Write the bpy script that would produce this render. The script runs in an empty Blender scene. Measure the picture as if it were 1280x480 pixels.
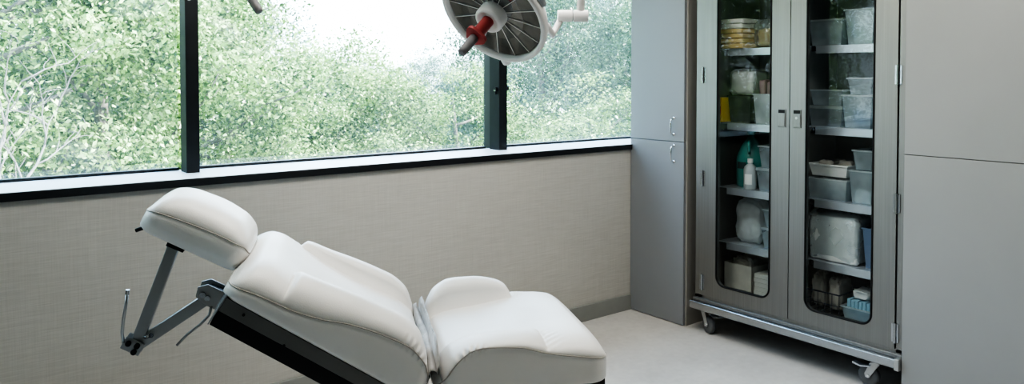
import bpy, bmesh, math, random
import numpy as np
from mathutils import Vector, Matrix, noise

random.seed(7)
RNG = np.random.default_rng(11)
COL = bpy.context.scene.collection
SC = bpy.context.scene

# ------------------------------------------------------------------ helpers
def link(o, parent=None):
    COL.objects.link(o)
    if parent is not None:
        o.parent = parent
    return o

def tag(o, label=None, cat=None, group=None, kind=None):
    if label: o['label'] = label
    if cat: o['category'] = cat
    if group: o['group'] = group
    if kind: o['kind'] = kind
    return o

def thing(name, label, cat, loc=(0, 0, 0), rz=0.0, group=None):
    o = bpy.data.objects.new(name, None)
    o.empty_display_size = 0.1
    link(o)
    o.location = loc
    o.rotation_euler = (0, 0, rz)
    return tag(o, label, cat, group)

def origin_of(o):
    v = Vector((0, 0, 0))
    while o is not None:
        v += Vector(o.location)
        o = o.parent
    return v

class MB:
    """collects simple shapes into one mesh"""
    def __init__(self):
        self.bm = bmesh.new()
    def quad(self, pts):
        vs = [self.bm.verts.new(p) for p in pts]
        self.bm.faces.new(vs)
        return self
    def box(self, x0, x1, y0, y1, z0, z1, M=None):
        p = [(x0, y0, z0), (x1, y0, z0), (x1, y1, z0), (x0, y1, z0), (x0, y0, z1), (x1, y0, z1), (x1, y1, z1), (x0, y1, z1)]
        vs = [self.bm.verts.new((M @ Vector(q)) if M else q) for q in p]
        for f in ((3, 2, 1, 0), (4, 5, 6, 7), (0, 1, 5, 4), (1, 2, 6, 5), (2, 3, 7, 6), (3, 0, 4, 7)):
            self.bm.faces.new([vs[i] for i in f])
        return self
    def bar(self, p, q, wid, thick, side=(0, 1, 0)):
        """box from p to q; thick along side, wid across"""
        p, q, s = Vector(p), Vector(q), Vector(side).normalized()
        d = (q - p); L = d.length; d.normalize()
        s = (s - d * s.dot(d)).normalized()
        c = d.cross(s)
        M = Matrix(((d.x, s.x, c.x, p.x), (d.y, s.y, c.y, p.y), (d.z, s.z, c.z, p.z), (0, 0, 0, 1)))
        return self.box(0, L, -thick / 2, thick / 2, -wid / 2, wid / 2, M)
    def tube(self, pts, r, seg=10, cap=True, closed=False):
        P = [Vector(p) for p in pts]; n = len(P)
        R = r if isinstance(r, (list, tuple)) else [r] * n
        up = None; rings = []
        for i in range(n):
            a = P[i - 1] if (i > 0 or closed) else P[0]
            b = P[(i + 1) % n] if (i < n - 1 or closed) else P[-1]
            t = (b - a).normalized()
            if up is None:
                up = Vector((0, 0, 1)) if abs(t.z) < .9 else Vector((1, 0, 0))
            up = (up - t * up.dot(t))
            up = up.normalized() if up.length > 1e-6 else t.orthogonal().normalized()
            s = t.cross(up)
            rings.append([self.bm.verts.new(P[i] + (up * math.cos(k * 2 * math.pi / seg) + s * math.sin(k * 2 * math.pi / seg)) * R[i]) for k in range(seg)])
        m = n if closed else n - 1
        for i in range(m):
            A, B = rings[i], rings[(i + 1) % n]
            for k in range(seg):
                self.bm.faces.new((A[k], B[k], B[(k + 1) % seg], A[(k + 1) % seg]))
        if cap and not closed:
            self.bm.faces.new(rings[0]); self.bm.faces.new(list(reversed(rings[-1])))
        return self
    def cyl(self, p, q, r, seg=20, r2=None):
        return self.tube([p, q], [r, r if r2 is None else r2], seg)
    def lathe(self, prof, seg=32, M=None, sx=1.0, sy=1.0, closed_ends=True):
        """prof = [(radius, z)...]"""
        rings = []
        for rr, z in prof:
            ring = []
            if rr < 1e-6:
                v = Vector((0, 0, z)); ring = [self.bm.verts.new(M @ v if M else v)]
            else:
                for k in range(seg):
                    t = 2 * math.pi * k / seg
                    v = Vector((rr * math.cos(t) * sx, rr * math.sin(t) * sy, z))
                    ring.append(self.bm.verts.new(M @ v if M else v))
            rings.append(ring)
        for A, B in zip(rings[:-1], rings[1:]):
            if len(A) == 1 and len(B) == 1: continue
            for k in range(seg):
                k2 = (k + 1) % seg
                if len(A) == 1: self.bm.faces.new((A[0], B[k2], B[k]))
                elif len(B) == 1: self.bm.faces.new((A[k], A[k2], B[0]))
                else: self.bm.faces.new((A[k], A[k2], B[k2], B[k]))
        if closed_ends:
            if len(rings[0]) > 1: self.bm.faces.new(list(reversed(rings[0])))
            if len(rings[-1]) > 1: self.bm.faces.new(rings[-1])
        return self
    def loft(self, rings, caps=True, closed=True):
        R = [[self.bm.verts.new(p) for p in r] for r in rings]
        n = len(R[0])
        for A, B in zip(R[:-1], R[1:]):
            for k in range(n if closed else n - 1):
                k2 = (k + 1) % n
                self.bm.faces.new((A[k], B[k], B[k2], A[k2]))
        if caps:
            self.bm.faces.new(R[0]); self.bm.faces.new(list(reversed(R[-1])))
        return self
    def build(self, name, mat, parent=None, loc=None, smooth=False, bevel=0, subsurf=0, local=False, solid=0, angle=40):
        bm = self.bm
        bmesh.ops.recalc_face_normals(bm, faces=bm.faces)
        off = Vector(loc) if loc is not None else (Vector((0, 0, 0)) if (local or parent is None) else origin_of(parent))
        if off.length > 0:
            bmesh.ops.translate(bm, verts=bm.verts, vec=-off)
        me = bpy.data.meshes.new(name)
        bm.to_mesh(me); bm.free()
        o = bpy.data.objects.new(name, me)
        me.materials.append(mat)
        link(o, parent)
        if loc is not None: o.location = loc
        if smooth:
            for p in me.polygons: p.use_smooth = True
        if solid:
            m = o.modifiers.new('solid', 'SOLIDIFY'); m.thickness = solid; m.offset = 0
        if bevel:
            m = o.modifiers.new('bevel', 'BEVEL'); m.width = bevel; m.segments = 2; m.limit_method = 'ANGLE'; m.angle_limit = math.radians(angle)
            for p in me.polygons: p.use_smooth = True
            w = o.modifiers.new('wn', 'WEIGHTED_NORMAL'); w.keep_sharp = True
        if subsurf:
            m = o.modifiers.new('sub', 'SUBSURF'); m.levels = subsurf; m.render_levels = subsurf
        return o

# ------------------------------------------------------------------ materials
def mat_new(name):
    m = bpy.data.materials.new(name); m.use_nodes = True
    nt = m.node_tree
    return m, nt, nt.nodes['Principled BSDF'], nt.nodes['Material Output']

def N(nt, t, **kw):
    n = nt.nodes.new(t)
    for k, v in kw.items():
        if k in n.inputs: n.inputs[k].default_value = v
        else: setattr(n, k, v)
    return n

def simple(name, col, rough=.5, metal=0.0, var=0.04, scale=12, bump=0, bscale=60, stretch=(1, 1, 1), spec=.5, trans=0):
    m, nt, b, out = mat_new(name)
    tc = N(nt, 'ShaderNodeTexCoord'); mp = N(nt, 'ShaderNodeMapping'); mp.inputs['Scale'].default_value = stretch
    nt.links.new(tc.outputs['Object'], mp.inputs['Vector'])
    nz = N(nt, 'ShaderNodeTexNoise'); nz.inputs['Scale'].default_value = scale; nz.inputs['Detail'].default_value = 4
    nt.links.new(mp.outputs[0], nz.inputs['Vector'])
    rp = N(nt, 'ShaderNodeValToRGB')
    c = np.array(col)
    rp.color_ramp.elements[0].position = .3; rp.color_ramp.elements[1].position = .7
    rp.color_ramp.elements[0].color = (*np.clip(c * (1 - var), 0, 1), 1)
    rp.color_ramp.elements[1].color = (*np.clip(c * (1 + var), 0, 1), 1)
    nt.links.new(nz.outputs['Fac'], rp.inputs['Fac'])
    nt.links.new(rp.outputs['Color'], b.inputs['Base Color'])
    b.inputs['Roughness'].default_value = rough; b.inputs['Metallic'].default_value = metal
    b.inputs['Specular IOR Level'].default_value = spec
    if bump:
        n2 = N(nt, 'ShaderNodeTexNoise'); n2.inputs['Scale'].default_value = bscale; n2.inputs['Detail'].default_value = 5
        nt.links.new(mp.outputs[0], n2.inputs['Vector'])
        bp = N(nt, 'ShaderNodeBump'); bp.inputs['Strength'].default_value = bump; bp.inputs['Distance'].default_value = .01
        nt.links.new(n2.outputs['Fac'], bp.inputs['Height']); nt.links.new(bp.outputs[0], b.inputs['Normal'])
    return m

def glassy(name, tint, gloss, rough=0.0, haze=0.0, hazecol=(1, 1, 1)):
    """thin sheet: see-through + mirror + faint haze"""
    m, nt, b, out = mat_new(name)
    nt.nodes.remove(b)
    t = N(nt, 'ShaderNodeBsdfTransparent'); t.inputs['Color'].default_value = (*tint, 1)
    g = N(nt, 'ShaderNodeBsdfGlossy'); g.inputs['Roughness'].default_value = rough
    g.inputs['Color'].default_value = (.95, .98, 1, 1)
    lw = N(nt, 'ShaderNodeLayerWeight'); lw.inputs['Blend'].default_value = .35
    mr = N(nt, 'ShaderNodeMapRange'); mr.inputs['To Min'].default_value = gloss; mr.inputs['To Max'].default_value = min(1, gloss * 4)
    nt.links.new(lw.outputs['Facing'], mr.inputs['Value'])
    mix = N(nt, 'ShaderNodeMixShader')
    nt.links.new(mr.outputs[0], mix.inputs[0]); nt.links.new(t.outputs[0], mix.inputs[1]); nt.links.new(g.outputs[0], mix.inputs[2])
    last = mix
    if haze:
        d = N(nt, 'ShaderNodeBsdfDiffuse'); d.inputs['Color'].default_value = (*hazecol, 1)
        tr = N(nt, 'ShaderNodeBsdfTranslucent'); tr.inputs['Color'].default_value = (*hazecol, 1)
        dt = N(nt, 'ShaderNodeMixShader'); dt.inputs[0].default_value = .5
        nt.links.new(d.outputs[0], dt.inputs[1]); nt.links.new(tr.outputs[0], dt.inputs[2])
        m2 = N(nt, 'ShaderNodeMixShader')
        tc = N(nt, 'ShaderNodeTexCoord'); nz = N(nt, 'ShaderNodeTexNoise'); nz.inputs['Scale'].default_value = 9
        nt.links.new(tc.outputs['Object'], nz.inputs['Vector'])
        r2 = N(nt, 'ShaderNodeMapRange'); r2.inputs['From Min'].default_value = .3; r2.inputs['From Max'].default_value = .7
        r2.inputs['To Min'].default_value = haze * .75; r2.inputs['To Max'].default_value = haze * 1.25
        nt.links.new(nz.outputs['Fac'], r2.inputs['Value']); nt.links.new(r2.outputs[0], m2.inputs[0])
        nt.links.new(mix.outputs[0], m2.inputs[1]); nt.links.new(dt.outputs[0], m2.inputs[2])
        last = m2
    nt.links.new(last.outputs[0], out.inputs['Surface'])
    return m

def wall_cloth(name, ca, cb):
    m, nt, b, out = mat_new(name)
    tc = N(nt, 'ShaderNodeTexCoord')
    def layer(sc, detail):
        mp = N(nt, 'ShaderNodeMapping'); mp.inputs['Scale'].default_value = sc
        nt.links.new(tc.outputs['Object'], mp.inputs['Vector'])
        n = N(nt, 'ShaderNodeTexNoise'); n.inputs['Scale'].default_value = 1; n.inputs['Detail'].default_value = detail
        nt.links.new(mp.outputs[0], n.inputs['Vector']); return n
    h = layer((9, 9, 260), 3); v = layer((220, 220, 7), 3); big = layer((1.4, 1.4, 1.8), 2)
    ad = N(nt, 'ShaderNodeMath', operation='ADD'); nt.links.new(h.outputs['Fac'], ad.inputs[0])
    mv = N(nt, 'ShaderNodeMath', operation='MULTIPLY'); mv.inputs[1].default_value = .55
    nt.links.new(v.outputs['Fac'], mv.inputs[0]); nt.links.new(mv.outputs[0], ad.inputs[1])
    mb = N(nt, 'ShaderNodeMath', operation='MULTIPLY'); mb.inputs[1].default_value = .4; nt.links.new(big.outputs['Fac'], mb.inputs[0])
    a2 = N(nt, 'ShaderNodeMath', operation='ADD'); nt.links.new(ad.outputs[0], a2.inputs[0]); nt.links.new(mb.outputs[0], a2.inputs[1])
    mr = N(nt, 'ShaderNodeMapRange'); mr.inputs['From Min'].default_value = .62; mr.inputs['From Max'].default_value = 1.32
    nt.links.new(a2.outputs[0], mr.inputs['Value'])
    mx = N(nt, 'ShaderNodeMix', data_type='RGBA'); mx.inputs['A'].default_value = (*ca, 1); mx.inputs['B'].default_value = (*cb, 1)
    for i in mx.inputs:
        if i.type == 'RGBA' and i.name == 'A': i.default_value = (*ca, 1)
        if i.type == 'RGBA' and i.name == 'B': i.default_value = (*cb, 1)
    nt.links.new(mr.outputs[0], mx.inputs[0])
    nt.links.new([o for o in mx.outputs if o.type == 'RGBA'][0], b.inputs['Base Color'])
    b.inputs['Roughness'].default_value = .75; b.inputs['Specular IOR Level'].default_value = .25
    bp = N(nt, 'ShaderNodeBump'); bp.inputs['Strength'].default_value = .18; bp.inputs['Distance'].default_value = .002
    nt.links.new(ad.outputs[0], bp.inputs['Height']); nt.links.new(bp.outputs[0], b.inputs['Normal'])
    return m

def floor_mat():
    m, nt, b, out = mat_new('floor_vinyl')
    tc = N(nt, 'ShaderNodeTexCoord')
    n1 = N(nt, 'ShaderNodeTexNoise'); n1.inputs['Scale'].default_value = 2.2; n1.inputs['Detail'].default_value = 8; n1.inputs['Roughness'].default_value = .65
    n2 = N(nt, 'ShaderNodeTexNoise'); n2.inputs['Scale'].default_value = 26; n2.inputs['Detail'].default_value = 6
    for n in (n1, n2): nt.links.new(tc.outputs['Object'], n.inputs['Vector'])
    ad = N(nt, 'ShaderNodeMath', operation='MULTIPLY_ADD'); ad.inputs[1].default_value = .4
    nt.links.new(n2.outputs['Fac'], ad.inputs[0]); nt.links.new(n1.outputs['Fac'], ad.inputs[2])
    rp = N(nt, 'ShaderNodeValToRGB')
    e = rp.color_ramp.elements
    e[0].position = .5; e[0].color = (.585, .56, .53, 1); e[1].position = .9; e[1].color = (.72, .695, .66, 1)
    nt.links.new(ad.outputs[0], rp.inputs['Fac']); nt.links.new(rp.outputs['Color'], b.inputs['Base Color'])
    b.inputs['Roughness'].default_value = .55; b.inputs['Specular IOR Level'].default_value = .4
    return m

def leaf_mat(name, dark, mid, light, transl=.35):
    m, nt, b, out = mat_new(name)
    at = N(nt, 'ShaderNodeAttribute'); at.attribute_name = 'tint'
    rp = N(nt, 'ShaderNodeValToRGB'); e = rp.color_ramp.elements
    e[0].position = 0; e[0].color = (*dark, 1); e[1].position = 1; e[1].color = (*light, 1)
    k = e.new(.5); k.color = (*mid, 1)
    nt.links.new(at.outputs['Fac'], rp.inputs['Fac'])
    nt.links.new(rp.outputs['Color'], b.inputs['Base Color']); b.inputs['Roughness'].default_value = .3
    tr = N(nt, 'ShaderNodeBsdfTranslucent'); nt.links.new(rp.outputs['Color'], tr.inputs['Color'])
    mx = N(nt, 'ShaderNodeMixShader'); mx.inputs[0].default_value = transl
    nt.links.new(b.outputs[0], mx.inputs[1]); nt.links.new(tr.outputs[0], mx.inputs[2])
    nt.links.new(mx.outputs[0], out.inputs['Surface'])
    return m

M = {}
M['wall'] = wall_cloth('linen_wallcovering', (.51, .495, .455), (.625, .61, .565))
M['paint'] = simple('pale_wall_paint', (.155, .13, .105), .7, var=.02)  # unseen walls darkened to cut bounce light on the chair
M['ceiling'] = simple('ceiling_paint', (.80, .80, .78), .8, var=.02)
M['floor'] = floor_mat()
M['base'] = simple('grey_rubber_base', (.335, .345, .325), .55, var=.03)
M['black_metal'] = simple('black_anodised_metal', (.026, .030, .034), .38, spec=.5, var=.1)
M['sill_top'] = simple('satin_sill_top', (.95, .96, .97), .38, metal=.0, var=.02, spec=1.0)  # pale colour imitates sky glare on the black sill
M['mull_side'] = simple('mullion_side_metal', (.018, .021, .022), .5, var=.08, spec=.3)
M['lam_grey'] = simple('grey_laminate', (.31, .325, .34), .42, var=.015, scale=4)
M['lam_beige'] = simple('beige_laminate_edge', (.40, .385, .35), .5, var=.02)
M['lam_warm'] = simple('warm_grey_laminate', (.345, .35, .345), .5, var=.015, scale=4)
M['dark_gap'] = simple('shadow_gap_black', (.02, .02, .02), .8)
M['steel'] = simple('brushed_stainless', (.34, .335, .32), .5, metal=1, var=.05, scale=2, stretch=(30, 60, 1), bump=.02, bscale=8)
M['steel_bright'] = simple('polished_stainless', (.47, .49, .51), .26, metal=1, var=.03)
M['steel_in'] = simple('cabinet_inside_steel', (.46, .47, .45), .5, metal=.1, var=.06)
M['shelf'] = simple('shelf_steel', (.62, .66, .72), .35, metal=.55, var=.03)
M['chrome'] = simple('chrome', (.75, .77, .8), .12, metal=1, var=.02)
M['gasket'] = simple('black_gasket', (.012, .012, .012), .6)
M['rubber'] = simple('grey_caster_rubber', (.17, .175, .18), .6)
M['zinc'] = simple('zinc_plate', (.55, .56, .56), .35, metal=.9)
M['leather'] = simple('white_leatherette', (.87, .85, .815), .40, var=.025, scale=7, bump=.05, bscale=350)
M['leather_seam'] = simple('seam_welt', (.46, .43, .39), .55)
M['gusset'] = simple('grey_fabric_gusset', (.40, .39, .375), .6, var=.2, scale=25, bump=.3, bscale=40)
M['gunmetal'] = simple('gunmetal_paint', (.40, .405, .40), .38, metal=.55, var=.05)
M['frame_dark'] = simple('dark_steel_frame', (.20, .20, .195), .45, metal=.3)
M['black_plastic'] = simple('black_plastic', (.012, .013, .016), .45)
M['lamp_white'] = simple('lamp_white_enamel', (.80, .79, .77), .3, var=.01)
M['lamp_red'] = simple('lamp_red_plastic', (.42, .07, .07), .4)
M['lamp_grey'] = simple('lamp_grey_grip', (.20, .195, .20), .5)
M['grip_pale'] = simple('pale_grey_grip', (.42, .44, .46), .45)
M['lamp_refl'] = simple('lamp_facet_mirror', (.36, .375, .38), .06, metal=1, var=.25)
M['lamp_blue'] = simple('lamp_blue_strip', (.10, .22, .42), .4)
M['window_glass'] = glassy('window_glass', (.97, 1, .985), .08, 0, .035, (.92, .95, 1))  # milky haze in the pane imitates the veil over the trees
M['cab_glass'] = glassy('cabinet_glass', (.92, .955, .95), .022, 0)
M['clear'] = glassy('clear_plastic', (.86, .90, .92), .07, .15, .32, (.88, .94, .97))
M['frost'] = glassy('frosted_plastic', (.82, .86, .88), .05, .3, .55, (.90, .93, .94))
M['film'] = glassy('clear_film', (.92, .95, .96), .10, .12, .25, (.85, .9, .92))
M['paper_white'] = simple('white_paper', (.86, .87, .86), .7, var=.04, bump=.2, bscale=25)
M['paper_cream'] = simple('cream_paper', (.70, .69, .64), .75, var=.08, bump=.3, bscale=25)
M['paper_tan'] = simple('tan_paper', (.62, .47, .22), .7, var=.12, bump=.25, bscale=25)
M['kraft'] = simple('pale_kraft_paper', (.60, .58, .53), .8, var=.12, bump=.4, bscale=18)
M['blue_cloth'] = simple('blue_wrap', (.18, .38, .62), .6, var=.1, bump=.3, bscale=30)
M['paleblue'] = simple('pale_blue_packs', (.36, .58, .70), .55, var=.1)
M['mint'] = simple('pale_mint_packs', (.48, .62, .58), .55, var=.1)
M['yellow'] = simple('yellow_card', (.75, .46, .03), .5)
M['redmark'] = simple('red_print', (.5, .06, .02), .5)
M['darkbin'] = simple('dark_grey_bin', (.035, .037, .04), .5, var=.1)
M['teal'] = simple('teal_liquid_jug', (.06, .30, .27), .3, var=.06, spec=.5)
M['jug_label'] = simple('dark_jug_label', (.03, .07, .075), .5)
M['bottle_grey'] = simple('translucent_grey_bottle', (.52, .55, .56), .35)
M['plum'] = simple('dusty_plum_packs', (.30, .19, .21), .6, var=.1)
M['wire'] = simple('dark_blue_wire', (.05, .06, .085), .4)
M['blue_dark'] = simple('dusk_blue_plastic', (.18, .24, .36), .4)
M['bark'] = simple('grey_bark', (.20, .18, .155), .85, var=.25, scale=9, bump=.6, bscale=20)
M['bark_pale'] = simple('pale_bare_wood', (.22, .20, .185), .8, var=.15, scale=9)
M['grass'] = simple('undergrowth_green', (.08, .15, .05), .9, var=.4, scale=.7)
M['leaf_a'] = leaf_mat('leaf_bright', (.035, .085, .02), (.24, .39, .11), (.66, .77, .40), .35)
M['leaf_b'] = leaf_mat('leaf_dark', (.025, .07, .035), (.11, .22, .11), (.36, .50, .28), .3)
M['leaf_c'] = leaf_mat('leaf_pale_blue', (.07, .14, .11), (.22, .33, .26), (.46, .58, .46), .3)  # distance haze put into the colour of far leaves
def emit_mat():
    m, nt, b, out = mat_new('ceiling_diffuser')
    b.inputs['Base Color'].default_value = (.9, .9, .88, 1)
    b.inputs['Emission Color'].default_value = (1, .97, .92, 1); b.inputs['Emission Strength'].default_value = 1.5
    return m
M['diffuser'] = emit_mat()

# ------------------------------------------------------------------ room shell
YW, XC = 3.401, 3.589            # window wall plane, cupboard fronts
YG = 3.727                       # glass plane
XL, XR, YF, ZC = -3.2, 4.26, -2.6, 2.72
def struct(name, mb, mat, **k):
    o = mb.build(name, mat, None, **k); o['kind'] = 'structure'; return o
struct('floor', MB().box(XL, XR, YF, YG + .12, -.12, 0), M['floor'])
struct('ceiling', MB().box(XL, XR, YF, YG + .12, ZC, ZC + .12), M['ceiling'])
struct('wall_back', MB().box(XL, XR, YW, YG + .12, 0, 1.033), M['wall'])
struct('wall_back_header', MB().box(XL, XR, YW + .12, YG + .12, 2.42, ZC), M['paint'])
struct('wall_left', MB().box(XL - .12, XL, YF, YG + .12, -.12, ZC + .12), M['paint'])
struct('wall_front', MB().box(XL, XR, YF - .12, YF, -.12, ZC + .12), M['paint'])
struct('wall_right', MB().box(XR, XR + .12, YF, YG + .12, -.12, ZC + .12), M['paint'])
struct('baseboard_back', MB().box(XL, XC + .02, YW - .012, YW - .0005, 0, .098), M['base'], bevel=.003)
# window sill: black metal, its top coloured pale like reflected sky
sill = struct('trim_1', MB().box(XL, XR, YW - .017, YG + .03, 1.033, 1.0655), M['black_metal'], bevel=.002)
MB().box(XL, XR, YW - .014, YG - .002, 1.0655, 1.0672).build('sill_top', M['sill_top'], sill)
# mullions
mx = [(-.81, -.754), (.93, .985), (2.672, 2.729)]
for i, (a, b) in enumerate(mx):
    t = struct('trim_%d' % (i + 2), MB().box(a, b, 3.577, 3.672, 1.0673, 2.42).box(a + .028, b, 3.672, YG + .05, 1.0673, 2.42), M['black_metal'], bevel=.002)
    MB().box(a - .0015, a, 3.579, 3.672, 1.0673, 2.42).build('side_face', M['mull_side'], t)  # thin sheet; the side's light is put into its colour
    if i == 2:
        MB().cyl((a - .002, 3.60, 1.425), (a - .018, 3.60, 1.425), .013).cyl((a - .012, 3.60, 1.395), (a - .012, 3.60, 1.43), .006).build('latch', M['black_plastic'], t, smooth=False)
        MB().cyl((a - .018, 3.598, 1.418), (a - .021, 3.598, 1.418), .006).build('latch_pin', M['chrome'], t)
        MB().cyl((b, 3.60, 1.43), (b + .02, 3.60, 1.43), .014).build('latch', M['black_plastic'], t)
struct('trim_5', MB().box(XL, XR, 3.60, YG + .05, 2.36, 2.42), M['black_metal'], bevel=.002)
edges = [(-.754, .93), (.985, 2.672), (2.729, XR), (XL, -.81)]
for i, (a, b) in enumerate(edges):
    w = struct('window_%d' % (i + 1), MB().box(a, b, YG - .012, YG + .03, 1.0673, 1.079).box(a, b, YG - .012, YG + .03, 2.345, 2.36), M['black_metal'])
    MB().box(a, b, YG, YG + .006, 1.079, 2.345).build('pane', M['window_glass'], w)
# unseen ceiling panels added to light chair, wall and cabinet
for i, (x, y, g) in enumerate([(1.15, 2.2, 14), (2.1, 2.3, 17), (2.6, 1.1, 17)]):
    lab = ['recessed ceiling light panel above the treatment chair headrest', 'recessed ceiling light panel between the chair foot and the steel cabinet', 'recessed ceiling light panel before the right-hand cupboard'][i]
    t = thing('ceiling_light', lab, 'ceiling light', (x, y, ZC), 0, 'recessed ceiling light panels')
    MB().box(x - .62, x + .62, y - .32, y + .32, ZC - .012, ZC).build('frame', M['lamp_white'], t, bevel=.003)
    MB().box(x - .58, x + .58, y - .28, y + .28, ZC - .016, ZC - .0125).build('diffuser', M['diffuser'], t)
    ld = bpy.data.lights.new('panel_light', 'AREA'); ld.shape = 'RECTANGLE'; ld.size = 1.1; ld.size_y = .5
    ld.energy = g; ld.color = (1, .955, .90)
    lo = bpy.data.objects.new('panel_light', ld); link(lo, t); lo.location = (0, 0, -.02)

# ------------------------------------------------------------------ built-in cupboards
def pull_handle(parent, x, y, z0, z1):
    mb = MB()
    pts = [(x, y, z1), (x - .024, y, z1 - .003), (x - .03, y, z1 - .014), (x - .03, y, z0 + .014), (x - .024, y, z0 + .003), (x, y, z0)]
    mb.tube(pts, .0042, 10)
    mb.cyl((x - .003, y, z1), (x, y, z1), .009).cyl((x - .003, y, z0), (x, y, z0), .009)
    return mb.build('handle', M['chrome'], parent, smooth=True)
t = thing('tall_cupboard', 'pale blue-grey tall built-in cupboard between window wall and steel cabinet, two small bow handles', 'cupboard', (3.9, 3.18, 0))
MB().box(XC + .021, XR - .004, 2.957, YW - .003, 0, ZC - .004).build('carcass', M['lam_beige'], t, bevel=.002)
for nm, z0, z1, hz in (('upper', 1.1075, ZC - .006, (1.15, 1.248)), ('lower', .004, 1.1045, (.985, 1.083))):
    d = MB().box(XC, XC + .0205, 2.966, YW - .004, z0, z1).build('door', M['lam_grey'], t, bevel=.0015)
    pull_handle(d, XC, 3.043 if nm == 'upper' else 3.040, *hz)
t = thing('tall_cupboard', 'warm grey flush tall cupboard wall right of the steel cabinet, no handles in view', 'cupboard', (3.9, 1.15, 0))
MB().box(3.592, XR - .004, .652, 1.664, 0, ZC - .004).build('carcass', M['lam_beige'], t, bevel=.002)
for z0, z1 in ((1.1425, ZC - .006), (.004, 1.1395)):
    MB().box(3.57, 3.5915, .654, 1.666, z0, z1).build('door', M['lam_warm'], t, bevel=.0012)

# ------------------------------------------------------------------ stainless cabinet
CY0, CY1 = 1.673, 2.877
CT = 2.16
cab = thing('supply_cabinet', 'brushed stainless two-door glass supply cabinet on casters in the cupboard alcove', 'cabinet', (3.87, 2.275, 0))
mb = MB()
mb.box(3.60, 4.20, CY1 - .018, CY1, .205, CT).box(3.60, 4.20, CY0, CY0 + .018, .205, CT).box(3.60, 4.20, CY0, CY1, CT - .02, CT)
mb.box(3.60, 4.20, CY0 + .018, CY1 - .018, .205, .228)
mb.box(3.592, 3.612, CY1 - .052, CY1, .205, CT).box(3.592, 3.612, CY0, CY0 + .03, .205, CT).box(3.592, 3.612, CY0, CY1, .2, .222).box(3.592, 3.612, CY0, CY1, CT - .05, CT)
mb.build('carcass', M['steel'], cab, bevel=.0015)
MB().box(4.185, 4.199, CY0 + .019, CY1 - .019, .23, CT - .022).build('back_panel', M['steel_in'], cab)
MB().box(3.66, 4.184, 2.342, 2.350, .23, CT - .022).build('centre_partition', M['steel_in'], cab)
for nm, ys in (('left', (2.352, 2.856, 2.36, 2.80)), ('right', (1.692, 2.34, 1.70, 2.236))):
    for zt in (1.225 if nm == 'left' else 1.232, .841, .512, 1.664, 2.0):
        MB().box(3.784, 4.18, ys[0], ys[1], zt - .006, zt).box(3.78, 3.784, ys[2], ys[3], zt - .042, zt).box(3.784, 3.795, ys[2], ys[3], zt - .042, zt - .038).build('shelf', M['shelf'], cab, bevel=.001)
for y in (2.254,):
    for zt in (1.228, .841, .512, 1.664):
        MB().box(3.775, 3.80, y - .014, y + .004, zt - .03, zt - .001).build('shelf_clip', M['black_plastic'], cab)

def rounded_loop(y0, y1, z0, z1, r, n=8):
    pts, outer = [], []
    for cy, cz, a0, oc in ((y1 - r, z1 - r, 0, (1, 1)), (y0 + r, z1 - r, 90, (0, 1)), (y0 + r, z0 + r, 180, (0, 0)), (y1 - r, z0 + r, 270, (1, 0))):
        for k in range(n + 1):
            a = math.radians(a0 + 90 * k / n)
            pts.append((cy + r * math.cos(a), cz + r * math.sin(a))); outer.append(oc)
    return pts, outer
def glazed_door(y0, y1, z0, z1, gy0, gy1, gz0, gz1, xf, th, latch_y, key, hinge_y, hinge_z):
    inner, oc = rounded_loop(gy0, gy1, gz0, gz1, .055)
    out = [(y1 if a else y0, z1 if b else z0) for a, b in oc]
    mb = MB(); bm = mb.bm; n = len(inner)
    L = []
    for loop, x in ((out, xf), (inner, xf), (inner, xf + th), (out, xf + th)):
        L.append([bm.verts.new((x, p[0], p[1])) for p in loop])
    L.append(L[0])
    for A, B in zip(L[:-1], L[1:]):
        for k in range(n):
            q = (k + 1) % n
            vs = [A[k], A[q], B[q], B[k]]
            try: bm.faces.new(vs)
            except ValueError: pass
    bmesh.ops.remove_doubles(bm, verts=bm.verts, dist=1e-5)
    d = mb.build('door', M['steel'], cab, bevel=.0012)
    p = [(xf + .0, y, z) for y, z in inner]
    MB().tube(p, .0048, 8, closed=True).build('gasket', M['gasket'], d, smooth=True)
    g = MB(); r2, _ = rounded_loop(gy0 + .001, gy1 - .001, gz0 + .001, gz1 - .001, .054)
    for x in (xf + .008,):
        g.bm.faces.new([g.bm.verts.new((x, y, z)) for y, z in r2])
    g.build('glass_pane', M['cab_glass'], d)
    lz0, lz1 = 1.232, 1.327
    yl = latch_y
    l = MB().box(xf - .0035, xf + .001, yl - .024, yl + .024, lz0, lz1).build('latch', M['steel'], d, bevel=.0015)
    MB().box(xf - .0042, xf - .0034, yl - .019, yl + .019, lz1 - .020, lz1 - .003).build('slot', M['gasket'], l)
    MB().box(xf - .007, xf - .0034, yl - .020, yl + .020, lz0 + .004, lz1 - .022).build('paddle', M['steel'], l, bevel=.002)
    if key:
        MB().cyl((xf - .0085, yl, lz0 + .052), (xf - .0065, yl, lz0 + .052), .007).build('keyhole', M['zinc'], l)
    for hz in hinge_z:
        MB().cyl((xf - .004, hinge_y, hz), (xf - .004, hinge_y, hz + .095), .0065).box(xf - .001, xf + .002, hinge_y - .016, hinge_y + .016, hz + .004, hz + .091).build('hinge', M['steel_bright'], d, smooth=False)
glazed_door(2.2685, 2.824, .221, 2.10, 2.381, 2.727, .300, 2.02, XC, .028, 2.312, False, 2.826, (.25, .86, 1.46))
glazed_door(1.709, 2.2655, .221, 2.10, 1.821, 2.171, .300, 2.02, XC, .028, 2.223, True, 1.707, (.25, .86, 1.46))
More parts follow.
